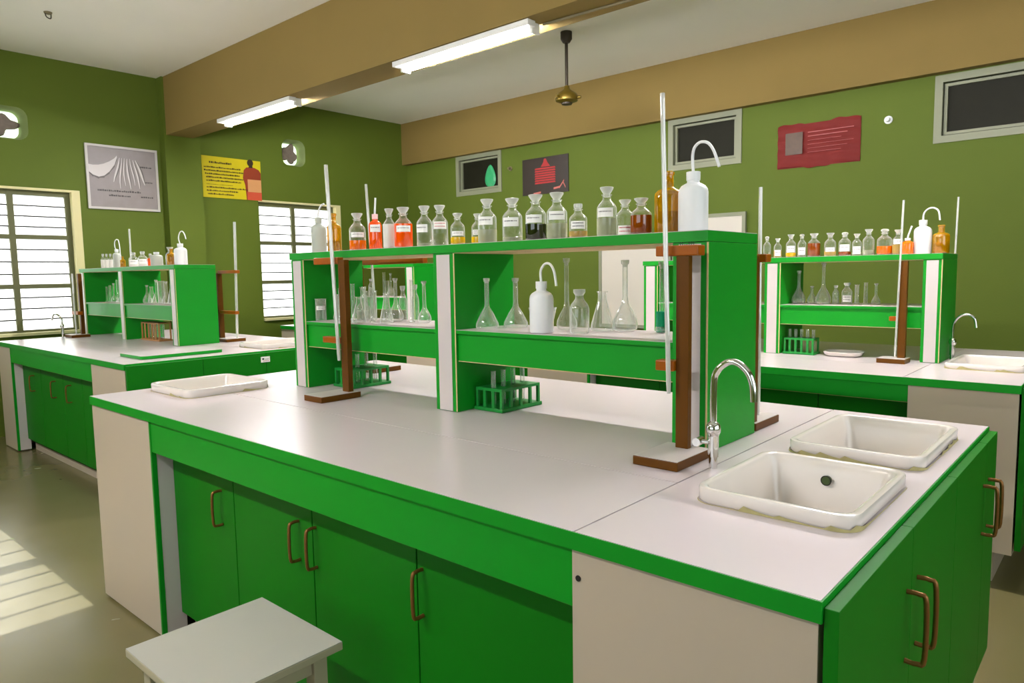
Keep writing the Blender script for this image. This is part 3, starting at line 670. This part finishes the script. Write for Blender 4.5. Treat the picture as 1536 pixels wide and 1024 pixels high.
def flask(kind, x, y, z, h, r, label, liq=None, lab=None, n=20):
    nm = {'vol': 'volumetric_flask', 'conlong': 'volumetric_flask', 'con': 'conical_flask', 'beaker': 'beaker', 'cyl': 'measuring_cylinder', 'round': 'round_flask', 'bottle': 'glass_bottle', 'dish': 'glass_dish'}[kind]
    cat = {'vol': 'flask', 'conlong': 'flask', 'con': 'flask', 'round': 'flask', 'beaker': 'beaker', 'cyl': 'cylinder', 'bottle': 'bottle', 'dish': 'dish'}[kind]
    o = thing(nm, label, cat, (x, y, z+.0005), 'glassware on the middle shelves')
    t = .0015
    if kind == 'vol':
        k = min(.5, 1.9*r/h); nr = max(.0072, r*.21)
        pr_ = [(0, .001), (r*.72, .001), (r*.93, .006), (r, h*k*.28), (r*.93, h*k*.5), (r*.62, h*k*.85), (r*.30, h*k*1.15), (nr, h*k*1.45), (nr, h*.93), (nr*1.5, h*.95), (nr*1.55, h)]
    elif kind == 'conlong': nr = r*.19; pr_ = [(0, .001), (r*.93, .001), (r, .006), (r*.96, h*.10), (r*.55, h*.30), (nr*1.25, h*.42), (nr, h*.50), (nr, h*.92), (nr*1.4, h*.94), (nr*1.5, h)]
    elif kind == 'con': pr_ = [(0, .001), (r*.93, .001), (r, .008), (r*.93, h*.2), (r*.42, h*.72), (r*.36, h*.80), (r*.36, h*.95), (r*.48, h)]
    elif kind == 'beaker': pr_ = [(0, .001), (r*.94, .001), (r, .006), (r, h*.95), (r*1.1, h), (r*.95, h*.93), (r*.93, .01)]
    elif kind == 'dish': pr_ = [(0, .001), (r*.55, .001), (r*.8, h*.3), (r*.98, h*.85), (r*1.04, h), (r*.95, h*.8)]
    elif kind == 'cyl': pr_ = [(0, .001), (r*1.7, .001), (r*1.7, .006), (r, .012), (r, h*.97), (r*1.25, h)]
    elif kind == 'round': pr_ = [(0, .001), (r*.5, .002), (r*.85, h*.10), (r, h*.24), (r*.85, h*.40), (r*.45, h*.5), (r*.32, h*.56), (r*.32, h*.94), (r*.42, h)]
    else: pr_ = [(0, .001), (r*.9, .001), (r, .006), (r, h*.56), (r*.85, h*.66), (r*.5, h*.76), (r*.42, h*.80), (r*.42, h*.92), (r*.55, h*.94), (r*.5, h)]
    MB().lathe(pr_, GLASS, n=n).build('body', o, smooth=True)
    if kind in ('vol', 'conlong'): MB().lathe([(0, h*.90), (max(.005, r*.15), h*.90), (max(.010, r*.26), h*1.0), (0, h*1.002)], GLASSW, n=12).build('stopper', o, smooth=True)
    if kind == 'bottle': MB().lathe([(0, h*.86), (r*.40, h*.86), (r*.62, h*.93), (r*.62, h*1.0), (0, h*1.0)], GLASSW, n=16).build('stopper', o, smooth=True)
    if liq: MB().lathe([(0, .003), (r*.9, .003), (r*.92, h*liq[1]), (0, h*liq[1])], LQ[liq[0]], n=n).build('liquid', o, smooth=True)
    if lab: paper(o, r, h*lab[0], h*lab[1], x, y, lines=2)
    return o

G1 = 'bottles along the top of the nearest shelf unit'; ZS = 1.505; YT = .82
wash(.548, YT, ZS, .162, .034, 'hazy grey wash bottle at the left end of the nearest shelf top', [(.0, 0, .175), (.012, .0, .2), (.03, 0, .215), (.05, 0, .22)], HDPE, G1, HDPE)
amber(.668, YT, ZS, .174, .031, 'small amber bottle beside the hazy grey wash bottle', .3, group=G1)
reagent(.840, YT, ZS, .162, .035, 'clear bottle with low orange liquid, left of the red wash bottle', ('orange', .28), (.36, .49), G1)
wash(.964, YT, ZS, .15, .027, 'red filled wash bottle with pink cap and straight tube', [(.003, 0, .175), (.006, 0, .200), (.008, 0, .217)], LQ['red'], G1, mat('pink_cap', (238, 190, 190), .4))
paper(bpy.data.objects['wash_bottle.001'], .027, .075, .105, .964, YT)
reagent(1.057, YT, ZS, .166, .026, 'stoppered bottle full of white powder, between red wash bottle and orange bottle', ('white', .62), None, G1)
reagent(1.146, YT, ZS, .165, .036, 'wide bottle filled with bright orange liquid, white label', ('red', .60), (.40, .55), G1)
reagent(1.274, YT, ZS, .161, .031, 'empty clear stoppered bottle right of the bright orange one', ('pale', .10), (.36, .55), G1, turn=-.5)
reagent(1.362, YT, ZS, .157, .031, 'clear stoppered bottle with red printed label, left of two small yellow ones', None, (.42, .60), G1, red=True, lines=2)
reagent(1.459, YT, ZS, .120, .027, 'small bottle with yellow liquid, left one of the two small yellow ones', ('yellow', .26), (.30, .44), G1)
reagent(1.536, YT+.03, ZS, .115, .024, 'small bottle with yellow liquid tucked behind a large clear bottle', ('yellow', .26), (.32, .48), G1, lines=2)
reagent(1.612, YT, ZS, .160, .034, 'large clear bottle with torn white label, right of the small yellow ones', ('pale', .32), (.42, .60), G1, turn=-.25)
reagent(1.733, YT, ZS, .153, .035, 'large clear bottle with loosened label, between torn label bottle and dark one', ('pale', .12), (.36, .56), G1, turn=-.2)
reagent(1.839, YT, ZS, .157, .035, 'large bottle half filled with blackish green liquid', ('dark', .37), (.39, .56), G1, turn=-.25)
reagent(1.930, YT, ZS, .156, .034, 'large clear bottle with printed label directly right of the blackish one', ('pale', .35), (.42, .60), G1)
reagent(2.017, YT, ZS, .113, .029, 'small round shouldered bottle with labelled front and pale yellow liquid', ('straw', .22), (.28, .50), G1, stop='flat', lines=2)
reagent(2.128, YT, ZS, .156, .031, 'tallest clear bottle with plain square label, right of the gap', ('pale', .38), (.40, .58), G1, turn=-.2)
reagent(2.182, YT+.02, ZS, .114, .027, 'small bottle with red lined label beside the tallest clear bottle', ('pale', .1), (.06, .30), G1, red=True, lines=2)
reagent(2.252, YT, ZS, .112, .031, 'squat bottle filled with brown liquid, left of the large amber jug', ('brown', .54), None, G1)
amber(2.333, YT+.02, ZS, .185, .041, 'large amber jug behind the burette at the right of the shelf top', .36, group=G1)
wash(2.423, YT, ZS, .172, .042, 'large white wash bottle with curved spout at the right end of the nearest shelf top',
     [(-.003, 0, .208), (.0, 0, .233), (.010, 0, .247), (.025, 0, .2525), (.045, 0, .246), (.062, 0, .222), (.078, 0, .178)], PLAST, G1)

ZM = 1.20
flask('conlong', 1.608, .815, ZM, .182, .043, 'volumetric flask furthest left in the right bay of the nearest shelf')
flask('conlong', 1.668, .905, ZM, .181, .046, 'volumetric flask second from left in the right bay of the nearest shelf')
flask('dish', 1.755, .955, ZM, .072, .050, 'shallow glass dish behind the white wash bottle on the middle shelf')
wash(1.907, .762, ZM, .170, .040, 'white wash bottle with curved spout on the middle shelf', [(-.04+.038, 0, .20), (.006, 0, .218), (.022, 0, .2285), (.040, 0, .224), (.055, 0, .200), (.063, 0, .155)], PLAST, 'white wash bottles')
flask('vol', 1.911, .895, ZM, .247, .036, 'tall necked flask between wash bottle and wide glass bottle')
flask('bottle', 2.032, .803, ZM, .143, .032, 'wide clear glass bottle with glass stopper on the middle shelf')
flask('con', 2.038, .925, ZM, .133, .040, 'conical flask in front of the whiteboard on the middle shelf')
flask('vol', 2.109, .955, ZM, .236, .042, 'large round volumetric flask with long neck, right of the conical flask')
flask('vol', 2.246, .955, ZM, .228, .020, 'narrow flask with teal tint beside the right hand burette', ('teal', .3))
L_ = [('beaker', .630, .76, .099, .024, 'beaker with white band at the left of the nearest shelf', None),
      ('con', .648, .845, .100, .028, 'low conical flask beside the beaker with white band', None),
      ('bottle', .69, .955, .148, .017, 'slim stoppered bottle right of the brown column of the left stand', None),
      ('cyl', .725, .80, .145, .008, 'thin cylinder left of the round flask in the left bay', None),
      ('round', .755, .90, .148, .034, 'round flask near the left stand in the left bay', ('pale', .28)),
      ('beaker', .86, .86, .133, .028, 'tall beaker in the middle of the left bay', None),
      ('cyl', .88, .94, .175, .009, 'tall measuring cylinder behind the tall beaker in the left bay', None),
      ('bottle', .955, .965, .151, .018, 'slim stoppered bottle left of the flared flask in the left bay', None),
      ('vol', .985, .90, .186, .034, 'flask with flared glass stopper in the left bay', None),
      ('bottle', 1.05, .955, .157, .016, 'slim bottle right of the flared flask in the left bay', None),
      ('cyl', 1.115, .88, .179, .007, 'thin cylinder left of the last flask in the left bay', None),
      ('beaker', .800, .755, .120, .026, 'beaker at the front of the left bay, beside the slanting burette', None),
      ('cyl', .845, .78, .165, .008, 'thin cylinder at the front of the left bay, middle', None),
      ('con', .905, .765, .110, .030, 'conical flask at the front of the left bay', None),
      ('cyl', .965, .79, .150, .008, 'thin cylinder in front of the flared flask in the left bay', None),
      ('con', 1.045, .80, .125, .028, 'conical flask near the middle upright in the left bay', None),
      ('vol', 1.17, .90, .173, .028, 'volumetric flask furthest right in the left bay of the nearest shelf', None)]
for k, x, y, h, r_, lb, lq in L_: flask(k, x, y, ZM, h, r_, lb, lq, (.50, .68) if 'with white band at' in lb else None)

G3 = 'bottles along the top of the right rear shelf unit'
Z3 = 1.467; Y3 = 3.29
T3 = [(1.649, .133, .022, None, None, 'clear small bottle at the left end of the right rear shelf top'),
      (1.715, .118, .022, ('straw', .35), (.10, .40), 'small bottle with dark printed label on the right rear shelf top'),
      (1.795, .138, .028, ('yellow', .2), (.22, .50), 'bottle with yellow liquid and blank label on the right rear shelf top'),
      (1.860, .137, .024, ('pale', .1), (.1, .42), 'bottle with large printed label left of the dark brown bottle'),
      (1.930, .137, .034, ('brown', .58), None, 'squat dark brown bottle on the right rear shelf top'),
      (2.022, .136, .031, ('straw', .22), (.2, .38), 'rounded bottle just right of the dark brown bottle'),
      (2.102, .136, .032, ('brown', .18), (.2, .48), 'bottle with red brown liquid under a wide label, right rear shelf top'),
      (2.167, .124, .025, ('pale', .15), (.08, .42), 'small bottle with double label, right rear shelf top'),
      (2.229, .146, .030, ('pale', .2), None, 'unlabelled clear bottle with wide stopper, right rear shelf top'),
      (2.311, .144, .038, ('orange', .34), None, 'broad bottle with brownish contents, right rear shelf top'),
      (2.378, .136, .027, ('straw', .4), (.42, .62), 'bottle with neck label beside the orange jar, right rear shelf top')]
for i, (x, h, r_, lq, lab, lb) in enumerate(T3): reagent(x, Y3, Z3, h, r_, lb, lq, lab, G3, n=16, stop='flared' if i % 3 else 'round')
wash(2.437, Y3-.05, Z3, .086, .030, 'orange filled jar with slanted tube left of the white wash bottle', [(.002, 0, .10), (.010, 0, .125), (.018, 0, .15)], LQ['orange'], G3)
wash(2.500, Y3-.01, Z3, .180, .043, 'white wash bottle on the right rear shelf top', [(-.0, 0, .205), (.008, 0, .226), (.026, 0, .24), (.050, 0, .24), (.070, 0, .222), (.078, 0, .175)], PLAST, G3)
amber(2.585, Y3, Z3, .150, .040, 'amber bottle at the right end of the right rear shelf top', .4, group=G3)
M3 = [('vol', 1.848, .198, .040, 'volumetric flask at the left of the right rear middle shelf'), ('vol', 1.925, .105, .028, 'short volumetric flask on the right rear middle shelf'),
      ('vol', 1.990, .243, .044, 'very tall necked flask on the right rear middle shelf'), ('bottle', 2.060, .109, .018, 'small stoppered bottle right of the very tall necked flask'),
      ('bottle', 2.122, .124, .029, 'bottle with dark printed label on the right rear middle shelf'), ('cyl', 2.175, .113, .011, 'short cylinder beside the printed label bottle, right rear middle shelf'),
      ('cyl', 2.222, .125, .010, 'slim cylinder second from right on the right rear middle shelf'), ('vol', 2.276, .120, .024, 'small volumetric flask furthest right on the right rear middle shelf')]
for k, x, h, r_, lb in M3: flask(k, x, 3.29, 1.19, h, r_, lb, None, (.12, .42) if 'printed label on' in lb else None, n=14)

G2 = 'bottles along the top of the left shelf unit'; Y2 = 1.39; Z2 = 1.505
for i, (x, h, r_, lb) in enumerate([(-3.79, .135, .020, 'slim clear bottle furthest left on the left shelf unit top'), (-3.70, .132, .018, 'slim clear bottle second from left on the left shelf unit top'),
                    (-3.61, .130, .018, 'slim clear bottle third from left on the left shelf unit top')]): reagent(x, Y2, Z2, h, r_, lb, ('white', .6), None, G2, n=12, stop='flat')
wash(-3.455, Y2, Z2, .165, .034, 'pale wash bottle with tall arched spout on the left shelf unit', [(-.03, 0, .18), (-.035, 0, .22), (-.01, 0, .245), (.03, 0, .25), (.06, 0, .235), (.075, 0, .18), (.08, 0, .10)], HDPE, G2)
amber(-3.330, Y2, Z2, .098, .022, 'little amber bottle under the arched spout on the left shelf unit', .4, group=G2)
reagent(-3.095, Y2, Z2, .125, .036, 'broad clear bottle in the middle of the left shelf unit top', ('white', .5), (.2, .5), G2, n=14, stop='flat')
reagent(-2.900, Y2, Z2, .128, .036, 'broad clear bottle left of the orange one on the left shelf unit', ('white', .35), (.2, .5), G2, n=14, stop='flat')
reagent(-2.745, Y2, Z2, .105, .022, 'orange filled bottle on the left shelf unit top', ('red', .62), None, G2, n=14, stop='flat')
wash(-2.575, Y2-.02, Z2, .112, .046, 'squat white plastic bottle right of the orange one on the left shelf unit', None, HDPE, G2)
reagent(-2.46, Y2+.04, Z2, .148, .036, 'clear stoppered bottle behind the squat white one on the left shelf unit', None, None, G2, n=14)
amber(-2.345, Y2, Z2, .130, .034, 'amber bottle left of the white wash bottle on the left shelf unit', .5, group=G2)
wash(-2.180, Y2, Z2, .165, .047, 'white wash bottle at the right end of the left shelf unit', [(-.02, 0, .2), (-.015, 0, .225), (.01, 0, .25), (.05, 0, .256), (.085, 0, .232), (.105, 0, .195)], PLAST, G2)
M2 = [('cyl', -3.78, .139, .009), ('cyl', -3.70, .151, .010), ('vol', -3.61, .169, .028), ('cyl', -3.52, .20, .010), ('vol', -3.44, .187, .030), ('vol', -3.35, .17, .028), ('con', -3.24, .15, .03),
      ('vol', -2.88, .150, .036), ('con', -2.79, .139, .034), ('vol', -2.69, .194, .038), ('beaker', -2.60, .185, .026), ('vol', -2.50, .18, .038), ('con', -2.40, .160, .036), ('vol', -2.30, .17, .034), ('cyl', -2.21, .15, .010)]
W2 = ['cylinder furthest left', 'cylinder second from left', 'flask third from left', 'tall cylinder fourth from left', 'flask fifth from left', 'flask sixth from left', 'conical flask beside the middle upright, left bay,',
      'flask just right of the middle upright', 'conical flask second from the middle upright, right bay,', 'flask third from the middle upright, right bay,', 'tall beaker in the middle of the right bay',
      'flask right of the tall beaker', 'conical flask third from right', 'flask second from right', 'cylinder furthest right']
for (k, x, h, r_), w_ in zip(M2, W2): flask(k, x, 1.40, ZM, h, r_, w_+' on the left unit middle shelf', None, None, n=12)
# glassware just visible on the shelf of the left rear bench
for k, x, h, r_, lb in [('vol', -2.40, .20, .035, 'flask left of centre on the left rear unit middle shelf'), ('bottle', -2.25, .17, .03, 'stoppered bottle on the left rear unit middle shelf'),
                        ('cyl', -2.05, .23, .012, 'tall cylinder on the left rear unit middle shelf'), ('vol', -1.95, .22, .04, 'flask near the right upright of the left rear unit')]:
    flask(k, x, 3.25, ZM, h, r_, lb, n=12)

# ------------------------------------------------------------------ stands and burettes
def stand(label, x0, x1, y0, y1, cx, cy, cw, cd, zt, jaws):
    o = thing('burette_stand', label, 'burette stand', (x0, y0, ZT), 'wooden burette stands'); w, e = x1-x0, y1-y0
    b = MB().box(0, w, 0, e, .001, .024, BROWN).build('base', o, bevel=.002)
    MB().box(.002, w-.002, .002, e-.002, .0242, .0256, LAM).build('base_laminate', b)
    MB().box(cx-cw/2-x0, cx+cw/2-x0, cy-cd/2-y0, cy+cd/2-y0, .0257, zt-ZT, BROWN).build('column', o, bevel=.001)
    for (a, b_, c, d_, z0, z1) in jaws:
        MB().box(a-x0, b_-x0, c-y0, d_-y0, z0-ZT, z1-ZT, AMBERW).build('jaw', o, bevel=.003)
    return o
def burette(label, x, y, z0, z1, dx=0, dy=0, r=.0062, tap_=False):
    o = thing('burette', label, 'burette', (x, y, z0), 'glass burettes')
    H = z1-z0
    MB().tube([(0, 0, 0), (dx*.04, dy*.04, H*.04), (dx, dy, H)], [r*.8, r, r], ROD, 12).build('barrel', o, smooth=True)
    MB().tube([(0, 0, 0.001), (dx, dy, H-.001)], r*.42, mat('burette_backing', (236, 234, 226), .4), 8).build('white_backing', o, smooth=True)
    return o
stand('brown burette stand at the right upright of the nearest shelf unit', 2.43, 2.558, .485, .668, 2.496, .632, .036, .020, 1.436,
      [(2.418, 2.54, .618, .662, 1.4365, 1.464), (2.424, 2.4775, .608, .645, 1.132, 1.160)])
burette('long burette in front of the large amber jug, nearest shelf unit', 2.472, .596, 1.075, 1.852, -.022, .0)
stand('brown burette stand at the left upright of the nearest shelf unit', .878, 1.0, .50, .69, .961, .655, .042, .024, 1.464,
      [(.770, .9395, .640, .672, 1.448, 1.476), (.815, .9395, .640, .672, 1.122, 1.148)])
burette('long slanting burette at the left of the nearest shelf unit', .950, .625, 1.055, 1.845, -.040, 0, .0075)
stand('brown stand behind the right upright of the nearest shelf, only base end showing', 2.395, 2.527, 1.04, 1.225, 2.494, 1.057, .046, .03, 1.44, [(2.46, 2.53, 1.09, 1.13, 1.42, 1.445)])
burette('burette standing behind the right end of the nearest shelf unit', 2.488, 1.15, .93, 1.655, -.004, 0, .0058)
stand('brown stand behind the left bay of the nearest shelf, with long top arm', .30, .475, 1.16, 1.34, .335, 1.13+.06, .05, .03, 1.45, [(.27, .93, 1.11, 1.14, 1.452, 1.487)])
burette('burette behind the nearest shelf, left of the red wash bottle', .47, 1.19, 1.17, 1.86, -.045, 0, .0065)
stand('brown stand in front of the right rear shelf unit', 2.365, 2.50, 2.985, 3.105, 2.467, 3.06, .036, .028, 1.43, [(2.405, 2.449, 3.045, 3.075, 1.118, 1.142)])
burette('thin burette in front of the right rear shelf unit', 2.443, 3.03, .935, 1.74, .016, 0, .0052)
burette('thin burette rising behind the right end of the right rear shelf unit', 2.598, 3.56, .905, 1.78, .012, 0, .005)
stand('brown stand at the window end of the left bench', -3.78, -3.60, 1.03, 1.18, -3.66, 1.14, .035, .03, 1.46, [(-3.72, -3.56, 1.08, 1.12, 1.10, 1.13)])
burette('burette at the window end of the left bench', -3.60, 1.068, .935, 1.46, 0, 0, .007)
stand('brown stand behind the right end of the left shelf unit', -2.16, -1.94, 1.60, 1.76, -2.115+.0, 1.645, .05, .04, 1.44,
      [(-2.09, -1.80, 1.63, 1.665, 1.435, 1.46), (-2.088, -1.84, 1.63, 1.665, 1.12, 1.145)])
burette('tall burette right of the white wash bottle on the left bench', -1.93, 1.684, .93, 1.83, .05, 0, .010)
stand('brown stand seen below the left shelf unit, behind its right bay', -2.62, -2.36, 1.60, 1.78, -2.58, 1.72, .04, .03, 1.30, [])
burette('burette rising behind the left shelf unit near its middle', -3.86, 1.66, .905, 1.88, 0, 0, .008)

# ------------------------------------------------------------------ racks with test tubes
def rack(label, x0, x1, y0, y1, h, mt, n, tubes, tl, long='x', z=ZT):
    o = thing('test_tube_rack', label, 'rack', (x0, y0, z), 'test tube racks'); w, e = x1-x0, y1-y0
    MB().box(-.006, w+.006, -.006, e+.006, .001, .014, mt).build('base', o, bevel=.002)
    # top plate with square openings
    if long == 'y': pts_ = [(w/2, e*(i+.5)/n) for i in range(n)]
    else: pts_ = [(w*(i+.5)/n, e/2) for i in range(n)]
    hs = [(a-.0095, a+.0095, b-.0095, b+.0095) for a, b in pts_]; us = {0, w}; vs = {0, e}
    for q in hs: us |= {q[0], q[1]}; vs |= {q[2], q[3]}
    cells(MB(), us, vs, hs, h-.010, h, mt, lambda a, b, c: (a, b, c)).build('top_plate', o)
    for (a, b) in [(i, j) for i in (0, w-.010) for j in (0, e-.010)]:
        MB().box(a, a+.010, b, b+.010, .0142, h-.0102, mt).build('post', o)
    k = n-1
    for i in range(1, n):
        if long == 'y':
            MB().box(w-.008, w, e*i/n-.006, e*i/n+.006, .0142, h-.0102, mt).build('slat', o)
        else:
            MB().box(w*i/n-.006, w*i/n+.006, 0, .008, .0142, h-.0102, mt).build('slat', o)
    if long == 'y':
        for a in (w*.33, w*.66): MB().box(a-.006, a+.006, 0, .008, .0142, h-.0102, mt).build('slat', o)
    for i in tubes:
        a, b = pts_[i]
        t = thing('test_tube', tl % ('first', 'second', 'third', 'fourth', 'fifth', 'sixth')[tubes.index(i)], 'test tube', (x0+a, y0+b, z+.0145), 'test tubes standing in racks')
        H = .13
        MB().lathe([(0, .0005), (.005, .002), (.0086, .009), (.0086, H-.004), (.0098, H)], GLASS, n=12).build('tube_wall', t, smooth=True)
RG = mat('rack_green', (14, 132, 48), .4)
RW = mat('rack_wood', (170, 120, 66), .6)
rack('green rack of test tubes under the right bay of the nearest shelf', 1.572, 1.700, .785, 1.0, .085, RG, 4, [0, 1, 2, 3], 'test tube in the green rack under the right bay, %s from the front', 'y')
rack('green rack of test tubes behind the left stand on the nearest bench', .66, .80, .80, 1.0, .085, RG, 4, [0, 1, 2, 3], 'test tube in the green rack behind the left stand, %s from the front', 'y')
rack('green test tube rack under the right rear shelf', 1.82, 1.99, 3.14, 3.24, .095, RG, 5, [0, 1, 2, 3, 4], 'test tube in the rear green rack, %s from the left', 'x')
rack('pale wooden rack under the left shelf unit', -2.84, -2.50, 1.32, 1.42, .15, RW, 5, [0, 1, 2, 3, 4], 'test tube in the pale wooden rack, %s from the left', 'x')

# ------------------------------------------------------------------ stool
st = thing('stool', 'pale square topped stool in front of the nearest bench doors', 'stool', (1.57, -.46, 0))
t = MB().box(0, .385, 0, .365, .475, .494, STOOLB).build('seat', st, bevel=.002)
MB().box(.001, .384, .001, .364, .4943, .4962, STEELW).build('seat_laminate', t)
for a in (.028, .319):
    for b in (.028, .299): MB().box(a, a+.038, b, b+.038, .0, .4748, STOOLB).build('leg', st, bevel=.002)
for b in (.034, .306): MB().box(.0665, .3185, b, b+.022, .425, .4745, STOOLB).build('rail', st); 
for a in (.034, .325): MB().box(a, a+.022, .0665, .2985, .425, .4745, STOOLB).build('rail', st)
for b in (.034, .306): MB().box(.0665, .3185, b, b+.022, .12, .15, STOOLB).build('foot_rail', st)
